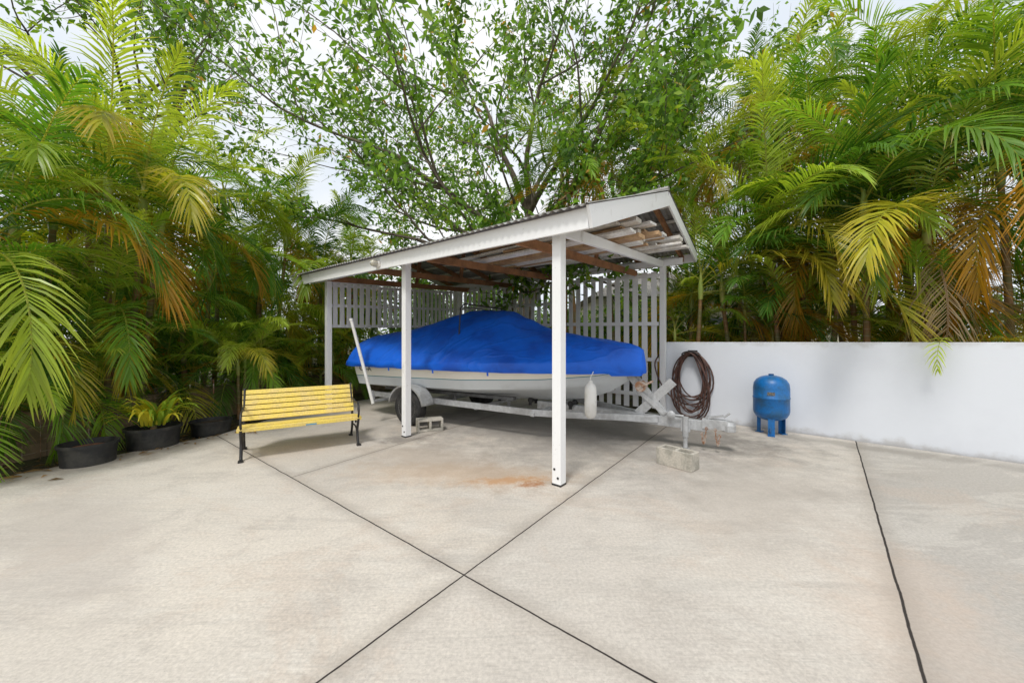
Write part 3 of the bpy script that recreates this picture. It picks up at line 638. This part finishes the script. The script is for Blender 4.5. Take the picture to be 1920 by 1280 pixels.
def frond(fo,base,az,elev,L,droop,kind,nl=50,chk=False,wf=1.0):
    n=14;t=np.linspace(0,1,n)
    az0=az
    for attempt in range(8):
        e=elev-droop*t**1.35
        azt=az0+rng.uniform(-.25,.25)*t
        d=np.stack([np.cos(e)*np.cos(azt),np.cos(e)*np.sin(azt),np.sin(e)],1)
        P=np.zeros((n,3));P[1:]=np.cumsum((d[1:]+d[:-1])/2,0)*L/(n-1);P+=np.array(base)
        sc=(P-NN)@UU;tc=(P-NN)@VV
        bad=np.any((sc>-.75)&(sc<5.6)&(tc>-.4)&(tc<4.9)&(P[:,2]<3.75))
        if chk:bad=bad or np.any(((P-W0n)@WN<.40)&(P[:,2]<1.80))
        if not bad or wf>1.5:break
        az0+=.85;droop*=.95
        if attempt==7:return
    if kind=='green':c=GREENS[rng.integers(0,7)]*rng.uniform(.8,1.15);tipc=c*np.array([1.5,1.2,1.0])
    elif kind=='lime':c=np.array([.40,.52,.06])*rng.uniform(.8,1.1);tipc=c*1.1
    elif kind=='yellow':c=np.array([.40,.41,.04])*rng.uniform(.8,1.1);tipc=np.array([.62,.40,.045])
    elif kind=='orange':c=np.array([.44,.29,.03])*rng.uniform(.8,1.15);tipc=np.array([.64,.25,.03])
    else:c=np.array([.36,.28,.17])*rng.uniform(.7,1.2);tipc=c*.8
    rc=np.array([.40,.42,.09]) if kind!='dry' else np.array([.28,.2,.12])
    S=np.stack([-np.sin(azt),np.cos(azt),np.zeros(n)],1);U=nz(np.cross(d,S))
    rw=np.linspace(.015,.003,n)[None,:]*min(1,L/2)
    cc=np.repeat(rc[None,None,:],n,1)
    fo.strips(P[None],S[None],rw,cc);fo.strips(P[None]+0,U[None],rw*.8,cc)
    tl=np.linspace(.14,.99,nl);LL=rng.uniform(.22,.28)*L
    for sg in(-1,1):
        tj=np.clip(tl+rng.normal(0,.004,nl),0,1);x=tj*(n-1);i0=np.minimum(x.astype(int),n-2);fr=(x-i0)[:,None]
        p=P[i0]*(1-fr)+P[i0+1]*fr;T=nz(d[i0]*(1-fr)+d[i0+1]*fr);Sd=S[i0]*sg;Ud=U[i0]
        a=np.interp(tj,[.1,.5,1],[1.1,.8,.32])+rng.normal(0,.06,nl)
        vl=(rng.uniform(.3,.75) if kind!='dry' else -.4)+rng.normal(0,.10,nl)
        D=T*np.cos(a)[:,None]+(Sd*np.cos(vl)[:,None]+Ud*np.sin(vl)[:,None])*np.sin(a)[:,None];D=nz(D)
        ll=LL*np.interp(tj,[.1,.3,.6,.85,1],[.62,1,1,.7,.4])*rng.uniform(.9,1.06,nl)
        g=(rng.uniform(.35,.85) if kind!='dry' else 1.2)*rng.uniform(.8,1.2,nl)
        s=np.array([0,.3,.62,1.])
        Pk=p[:,None,:]+D[:,None,:]*(ll[:,None]*s)[...,None];Pk[...,2]-=(g*ll)[:,None]*s**2*.8
        W=nz(T-(T*D).sum(1,keepdims=True)*D);W=nz(W+Ud*rng.normal(.25,.3,nl)[:,None])
        wm=.0112*L/2.2*(1 if kind!='dry' else .6)*wf
        wid=wm*np.array([.5,1,.75,.08])[None]*np.ones((nl,1))
        cl=c[None]*rng.uniform(.75,1.25,nl)[:,None];k=np.array([0,.15,.5,1.])[None,:,None]
        burn=(rng.random(nl)<.09)[:,None,None]
        col=cl[:,None,:]*(1-k*.5)+tipc*k*.5;col=np.where(burn&(k>.6),np.array([.36,.25,.12]),col)
        fo.strips(Pk,W,wid,col)
M_shaft=simple('green_crownshaft',(.26,.34,.07),(.38,.36,.10),4,rough=.4,bump=0)
def palm(x,y,stems,label,group,z0=-.05,nf=10,orange=.3,Lf=2.3,chk=False):
    e=top('palm_tree',label,"palm tree",(x,y,z0),group=group);fo=FO();mb=MB()
    for (dx,dy,h,lx,ly) in stems:
        b=V((x+dx,y+dy,z0));tp=V((x+dx+lx,y+dy+ly,h));pts=[]
        for k in range(9):
            f=k/8;pts.append(V((b.x+(tp.x-b.x)*f**1.5,b.y+(tp.y-b.y)*f**1.5,b.z+(tp.z-b.z)*f)))
        r0=.045 if h>2 else .028
        mb.tube(pts,[r0*(1.15-.35*k/8) for k in range(9)],8,mi=0)
        cs_=.55 if h>2 else .3;ct=tp+V((lx,ly,0))*.08+V((0,0,cs_));mb.tube([tp,tp+(ct-tp)*.4,ct],[r0*1.0,r0*1.25,r0*.4],8,mi=1)
        ga=rng.uniform(0,6.28);N=nf if h>2 else max(6,nf-2)
        for i in range(N):
            f=i/(N-1);az=ga+i*2.4+rng.normal(0,.25);el=math.radians(82-78*f+rng.normal(0,6));L=Lf*rng.uniform(.85,1.15)*(1 if h>2 else .78)*(.8 if i==0 else 1)
            dr=math.radians(50+72*f+rng.normal(0,12))
            kind='green'
            rr=rng.random()
            if i<=3 and rr<.48:kind='lime'
            if f>.6:
                if rr<orange:kind='orange'
                elif rr<orange*2.1:kind='yellow'
                elif rr<orange*2.1+.05:kind='dry'
            if kind=='dry':el-=.8;dr+=.5
            if kind in('orange',):el-=.2;dr+=.2
            bp=ct-V((0,0,cs_*.75*f))
            frond(fo,tuple(bp),az,el,L,dr,kind,chk=chk)
    mk('trunk',mb,[M_stem,M_shaft],e,smooth=60)
    fo.out('crown',M_palm,e,base=(x,y,z0));return e
def stems(n,hs,spread=.45,lean=.5,bias=(0,0)):
    o=[]
    for i in range(n):
        a=rng.uniform(0,6.28);r=spread*math.sqrt(rng.random());h=rng.uniform(*hs)
        l=lean*h/5;o.append((r*math.cos(a),r*math.sin(a),h,math.cos(a)*l*rng.uniform(.3,1.2)+bias[0],math.sin(a)*l*rng.uniform(.3,1.2)+bias[1]))
    return o
GL="palms in the bed along the block wall";GR="palms behind the white wall"
L1="clumping areca palm with arching green fronds behind the low wall";L2="areca palm clump with golden drooping lower fronds"
left=[(-6.9,4.9,2,(2.4,3.4),2),(-6.6,6.0,3,(2.2,3.6),2),(-7.6,6.8,3,(3.0,4.2),0),(-6.3,7.2,2,(2.0,3.0),3),(-7.4,8.6,3,(3.4,4.6),0),(-5.9,8.4,3,(2.4,4.2),3),(-5.3,9.6,3,(2.4,4.0),3),(-9.6,8.6,3,(3.4,4.6),0),(-4.6,11.4,2,(2.4,3.6),2),(-6.6,3.9,2,(1.9,2.8),2)]
for i,(x,y,n,h,lo) in enumerate(left):
    st=stems(n,h)+stems(lo,(.45,1.7),.5,.9,(.18,-.12))
    palm(x,y,st,L2 if i%2 else L1,GL,orange=.20,Lf=2.4)
L3="young areca palm with low arching fronds beside the paving"
for x,y,n in((-5.15,6.9,3),(-5.0,8.0,3),(-4.7,9.0,3),(-6.1,5.3,2),(-6.2,4.3,3),(-6.15,3.5,2)):
    palm(x,y,stems(n,(.35,1.1),.25,.5),L3,GL,orange=.12,Lf=1.8,nf=11)
right=[(3.95,8.0,2,(2.0,2.9),2),(4.75,7.3,2,(2.0,2.8),1),(5.4,6.65,3,(2.3,4.0),2),(6.05,6.1,3,(2.2,3.6),1),(6.7,5.55,3,(2.2,4.0),2),(7.6,5.1,3,(2.8,4.6),1),(5.9,7.8,3,(4.4,5.8),2),(7.4,6.9,3,(4.5,6.2),1),(9.0,6.0,3,(4.0,5.8),1),(4.9,9.2,2,(3.8,5.2),2)]
for i,(x,y,n,h,lo) in enumerate(right):
    st=stems(n,h,.4,.45)+stems(lo,(.9,1.9),.4,.8,(.15,.15))
    palm(x,y,st,L2 if i%3!=1 else L1.replace('low','white'),GR,orange=.30,nf=11,chk=True,Lf=2.5)
for x,y,n,h in((2.0,9.9,2,(5.3,6.3)),(3.1,9.7,2,(4.9,6.1)),(4.1,10.2,2,(5.4,6.6)),(6.4,9.0,2,(6.0,7.0))):
    palm(x,y,stems(n,h,.35,.4),"tall areca palm with yellow green crown above the carport roof",GR,orange=.30,nf=11,chk=True,Lf=2.5)
fo=FO();frond(fo,(5.66,4.72,1.42),math.radians(-150),.25,.72,2.3,'green',nl=11,wf=2.2)
o=fo.out('palm_frond',M_palm,None,base=(5.66,4.72,1.42));o["label"]="small green palm frond drooping over the white wall";o["category"]="palm frond"
pe=top('potted_plant',"lime yellow strap leaved plant arching from a black tub","plant",(-4.82,4.88,.22));fo=FO();m=80
az=rng.uniform(0,6.28,m);el=rng.uniform(1.0,1.54,m);ll=rng.uniform(.42,.70,m);s=np.linspace(0,1,7)
e=el[:,None]-1.8*s[None]**1.8;d=np.stack([np.cos(e)*np.cos(az)[:,None],np.cos(e)*np.sin(az)[:,None],np.sin(e)],-1)
P=np.cumsum(d,1)*(ll/6)[:,None,None]+np.array([-4.82,4.88,.2])+np.stack([rng.normal(0,.05,m),rng.normal(0,.05,m),np.zeros(m)],1)[:,None]
W=np.stack([-np.sin(az),np.cos(az),np.zeros(m)],1);wid=np.array([.012,.02,.024,.023,.018,.011,.001])[None]*np.ones((m,1))
cy=np.where(rng.random(m)[:,None]<.5,np.array([.68,.62,.06]),np.array([.30,.45,.05]))*rng.uniform(.75,1.15,(m,1));fo.strips(P,W,wid,np.repeat(cy[:,None],7,1))
fo.out('foliage',M_palm,pe,base=tuple(pe.location))
mb=MB();mb.tube([(-4.82,4.88,.19),(-4.82,4.88,.33)],[.04,.02],8);mk('stem',mb,M_stem,pe)
# ------------------------------------------------------------ leaves & trees
def leaves(fo,C,ln,cols,droop=.5,wr=.42):
    m=len(C);D=rng.normal(0,1,(m,3));D[:,2]=D[:,2]*.6-droop;D=nz(D)
    R=rng.normal(0,1,(m,3));W=nz(np.cross(D,R));s=np.array([0,.5,1.]);l=ln*rng.uniform(.7,1.25,m)
    P=C[:,None]+D[:,None]*(l[:,None]*s)[...,None];P[:,2,2]-=l*.12
    wid=(l*wr)[:,None]*np.array([.12,1,.06])[None]*.55
    fo.strips(P,W,wid,np.repeat(cols[:,None],3,1))
TG=np.array([(.095,.20,.025),(.14,.29,.033),(.20,.37,.045),(.075,.155,.024),(.28,.41,.05)])
def tree(x,y,limbs,trunk,label,group=None,seed=0,ln=.15,gen=4,leafn=8,dens=.42,sp0=.13):
    r=random.Random(seed);e=top('tree',label,"tree",(x,y,-.05),group=group);mb=MB();pts_leaf=[]
    def br(p,d,L,rad,depth):
        n=6;pts=[p];dd=d.normalized();c=V((r.uniform(-1,1),r.uniform(-1,1),r.uniform(-.6,.5)))*.45
        for i in range(n):
            dd=(dd+c/n+V((r.uniform(-1,1),r.uniform(-1,1),r.uniform(-.8,.8)))*.16).normalized();p=p+dd*L/n;pts.append(p)
        mb.tube(pts,[rad*(1-.55*i/n) for i in range(n+1)],8 if depth<2 else (5 if depth<4 else 3),caps=False)
        if depth>=gen-1:
            for i in range(1,n+1): pts_leaf.append((pts[i],sp0 if depth==gen else sp0*1.4))
        if depth>=gen:return
        k=r.choice((3,4,4)) if depth<3 else 4
        for j in range(k):
            f=1 if j==0 else r.uniform(.25,.95);i=min(n,max(1,int(round(f*n))));q=pts[i]
            ax=V((r.uniform(-1,1),r.uniform(-1,1),r.uniform(-1,1))).normalized()
            side=dd.cross(ax).normalized();an=r.uniform(.35,1.05) if j else r.uniform(.05,.35)
            nd=(dd*math.cos(an)+side*math.sin(an)+V((0,0,.05))).normalized()
            br(q,nd,L*r.uniform(.6,.8),max(rad*(1-.55*i/n)*(.8 if j==0 else .62),.006),depth+1)
    tp=[V(p) for p in trunk];mb.tube(tp,[.36,.30,.24,.18,.12][:len(tp)],12,caps=False)
    for (i,d,L,rad) in limbs: br(tp[i],V(d),L,rad,1)
    mk('trunk',mb,M_bark,e,smooth=60)
    A=np.array([tuple(p) for p,_ in pts_leaf]);sp=np.array([s for _,s in pts_leaf])
    nn_=np.array([noise.noise(V(tuple(a*.75)))+.5*noise.noise(V(tuple(a*1.9))) for a in A])
    A=np.repeat(A,leafn,0);sp=np.repeat(sp,leafn);q=np.repeat(nn_,leafn)
    keep=rng.random(len(A))<np.clip(dens+q*1.8,.05,1);A=A[keep];sp=sp[keep];q=q[keep]
    C=A+rng.normal(0,1,A.shape)*sp[:,None]*.8
    idx=np.clip((1.8+q*3+rng.normal(0,1.1,len(A))).astype(int),0,4)
    cols=TG[idx]*rng.uniform(.75,1.2,(len(A),1));yl=rng.random(len(A))<.012;cols[yl]=(.5,.3,.05)
    fo=FO();leaves(fo,C,ln,cols,.55);fo.out('crown',M_leaf,e,base=(x,y,-.05));return e
TX,TY=.4,12.0
tree(TX,TY,[(3,(-.95,-.45,.55),4.6,.13),(4,(-.5,-.55,.8),3.8,.11),(4,(-.12,-.3,1.2),3.6,.11),(4,(.35,-.5,.9),3.6,.11),(3,(.9,-.4,.65),4.6,.12),(4,(.3,.5,1),3.4,.10),(3,(-.6,.5,.9),4.0,.11),(2,(-1.0,-.4,.40),3.8,.12),(2,(1,-.45,.5),3.6,.11),(2,(-.95,.1,.65),4.6,.13),(2,(-.3,-.9,.9),3.2,.09),(1,(.25,-.1,1),4.5,.16),(1,(-.35,-.4,.9),3.6,.10)],
 [(TX,TY,-.1),(TX-.05,TY,1.8),(TX+.12,TY,3.3),(TX-.05,TY,4.4),(TX+.15,TY,5.6)],"large spreading tree with grey limbs and bright green leaf clusters",seed=21,dens=.60,ln=.17,leafn=10,sp0=.16)
tree(-13,12.5,[(3,(.8,-.6,1.0),3.6,.12),(3,(-.3,-.5,1.1),3.6,.12),(3,(.5,.3,1.2),3.6,.12),(3,(1,-.2,.7),3.6,.11)],[(-13,12.5,-.1),(-13,12.5,2.5),(-12.9,12.5,5),(-12.8,12.4,6.8)],"tall leafy tree rising behind the palm bed",seed=9,dens=.55,ln=.17)
tree(9.5,13.5,[(3,(-.8,-.5,.8),3.6,.12),(3,(-.1,-.5,1.1),3.4,.12),(3,(.6,-.3,.9),3.6,.12),(2,(-1,.1,.5),3.0,.1)],[(9.5,13.5,-.1),(9.5,13.5,2),(9.5,13.5,3.5),(9.6,13.4,4.8)],"leafy tree beyond the palms and white wall",seed=15,dens=.4)
def shrub(x,y,rx,ry,h,nn,label,z0=0,bright=1.0,ln=.16):
    e=top('shrub',label,"bush",(x,y,-.05),group="bushes beyond the carport");m=nn
    k=26;cc=rng.normal(0,1,(k,3));cc=nz(cc)*rng.uniform(.35,.95,(k,1));cc*=np.array([rx,ry,h/2]);cc+=np.array([x,y,h/2+z0]);
    i=rng.integers(0,k,m);C=cc[i]+nz(rng.normal(0,1,(m,3)))*rng.uniform(.5,1,(m,1))*np.array([rx,ry,h/2])*.38
    C=C[C[:,2]>-.02]
    idx=rng.integers(0,5,len(C));cols=TG[idx]*bright*rng.uniform(.8,1.2,(len(C),1));fo=FO();leaves(fo,C,ln,cols,.3,.5);fo.out('crown',M_leaf,e,base=(x,y,-.05))
    mb=MB()
    for j in range(0,k,2):mb.tube([(x+rng.normal(0,.1),y+rng.normal(0,.1),-.05),((x+cc[j][0])/2,(y+cc[j][1])/2,cc[j][2]*.6),tuple(cc[j])],[.03,.02,.008],5)
    mk('trunk',mb,M_bark,e)
sb="dense bright green leafy bush behind the carport";sd_="dense green bush growing beneath the palms"
for a in [(-3.6,13.5,1.6,1.2,4.6,5500,sb,0,1.3),(-1.0,14.2,1.6,1.1,4.2,4800,sb,0,1.2),(1.6,11.6,1.5,.9,2.7,4000,sb,0,1.0),(3.6,11.3,1.4,1,2.9,4000,sb,0,1.1),(-6.2,13,1.6,1.3,4.8,5000,sb,0,1.2),(-8.2,11.5,1.6,1.3,4.0,4500,sd_,0,1.2),(-7.6,7.6,.9,1.2,1.8,3000,sd_,0,1.2),(-8.4,5.4,1.0,1.6,2.4,3500,sd_,0,1.1),(-6.6,9.9,.9,.9,2.0,3000,sd_,0,1.5),(6.5,9.8,1.5,1,2.4,3500,sd_,0,1.0),(9.5,8.2,1.6,1.2,3.0,4000,sd_,0,1.0),(2.2,14.5,2.0,1.2,3.6,4000,sb,0,1.1),(-10.5,8,1.5,1.8,3.6,4500,sd_,0,1.1),(5.5,13,1.2,.8,2.4,2500,sb,0,1.1),(-3.2,11.9,.8,.6,1.6,2000,sb,0,1.3),(-11.5,13,2.2,1.5,5.0,4500,sd_,0,1.1,.24),(-12.5,5.5,1.6,2.2,3.6,4000,sd_,0,1.0,.24),(-.9,12.4,1.2,.6,2.2,3000,sb,0,1.2)]:
    shrub(*a)
mb=FO();m=1200
C=np.stack([rng.uniform(-6,-3.9,m),rng.uniform(3,9,m),np.full(m,-.03)],1)
edge=-5.27+(C[:,1]-3.73)*.51;kp=(C[:,0]<edge+.2+rng.exponential(.12,m))&(C[:,0]>edge-.9);C=C[kp];edge=edge[kp];C[:,2]=np.where(C[:,0]>edge,.008,-.03)
m=len(C);D=rng.normal(0,1,(m,3));D[:,2]=0;D=nz(D);W=np.stack([-D[:,1],D[:,0],rng.normal(0,.3,m)],1);l=rng.uniform(.04,.16,m)
P=C[:,None]+D[:,None]*(l[:,None]*np.array([0,.5,1]))[...,None];P[:,1,2]+=.01
mb.strips(P,W,(l*.1)[:,None]*np.array([.2,1,.1])[None],np.repeat((np.array([.24,.15,.07])*rng.uniform(.5,1.5,(m,1)))[:,None],3,1))
o=mb.out('fallen_leaves',M_leaf,None);o["kind"]="stuff";o["label"]="dry fallen leaves scattered along the paving edge";o["category"]="fallen leaves"
# ------------------------------------------------------------ light, world, camera
EL=math.radians(58);AZ=math.radians(205)
w=bpy.data.worlds.new("World");SC.world=w;w.use_nodes=True;nt=w.node_tree;bg=nt.nodes['Background']
sky=nt.nodes.new('ShaderNodeTexSky');sky.sky_type='NISHITA';sky.sun_disc=False;sky.sun_elevation=EL;sky.sun_rotation=AZ;sky.air_density=1;sky.dust_density=2
tc=nt.nodes.new('ShaderNodeTexCoord');nn=nt.nodes.new('ShaderNodeTexNoise');nn.inputs['Scale'].default_value=2.2;nn.inputs['Detail'].default_value=4;nn.inputs['Distortion'].default_value=.4
mp=nt.nodes.new('ShaderNodeMapping');mp.inputs['Scale'].default_value=(1,1,2.2);nt.links.new(tc.outputs['Generated'],mp.inputs[0]);nt.links.new(mp.outputs[0],nn.inputs['Vector'])
cr=nt.nodes.new('ShaderNodeValToRGB');cr.color_ramp.elements[0].position=.38;cr.color_ramp.elements[0].color=(8.9,9.6,10.4,1);cr.color_ramp.elements[1].position=.6;cr.color_ramp.elements[1].color=(11.6,11.6,11.6,1)
nt.links.new(nn.outputs[0],cr.inputs[0])
mx=nt.nodes.new('ShaderNodeMix');mx.data_type='RGBA';mx.inputs[0].default_value=.9;nt.links.new(sky.outputs[0],mx.inputs[6]);nt.links.new(cr.outputs[0],mx.inputs[7]);nt.links.new(mx.outputs[2],bg.inputs[0]);bg.inputs[1].default_value=.1
sl=bpy.data.lights.new('sun','SUN');sl.energy=2.0;sl.angle=math.radians(12);sl.color=(1,.97,.92);so=bpy.data.objects.new('sun',sl);link(so)
dv=V((math.sin(AZ)*math.cos(EL),math.cos(AZ)*math.cos(EL),math.sin(EL)));so.rotation_euler=dv.to_track_quat('Z','Y').to_euler()
cam=bpy.data.cameras.new('camera');cam.lens=12.75;cam.sensor_width=36;cam.clip_end=800;cam.clip_start=.05
co=bpy.data.objects.new('camera',cam);link(co);co.location=(0,0,1.4);co.rotation_euler=(math.radians(90),0,0);SC.camera=co
SC.view_settings.view_transform='Standard';SC.view_settings.look='None';SC.view_settings.exposure=0
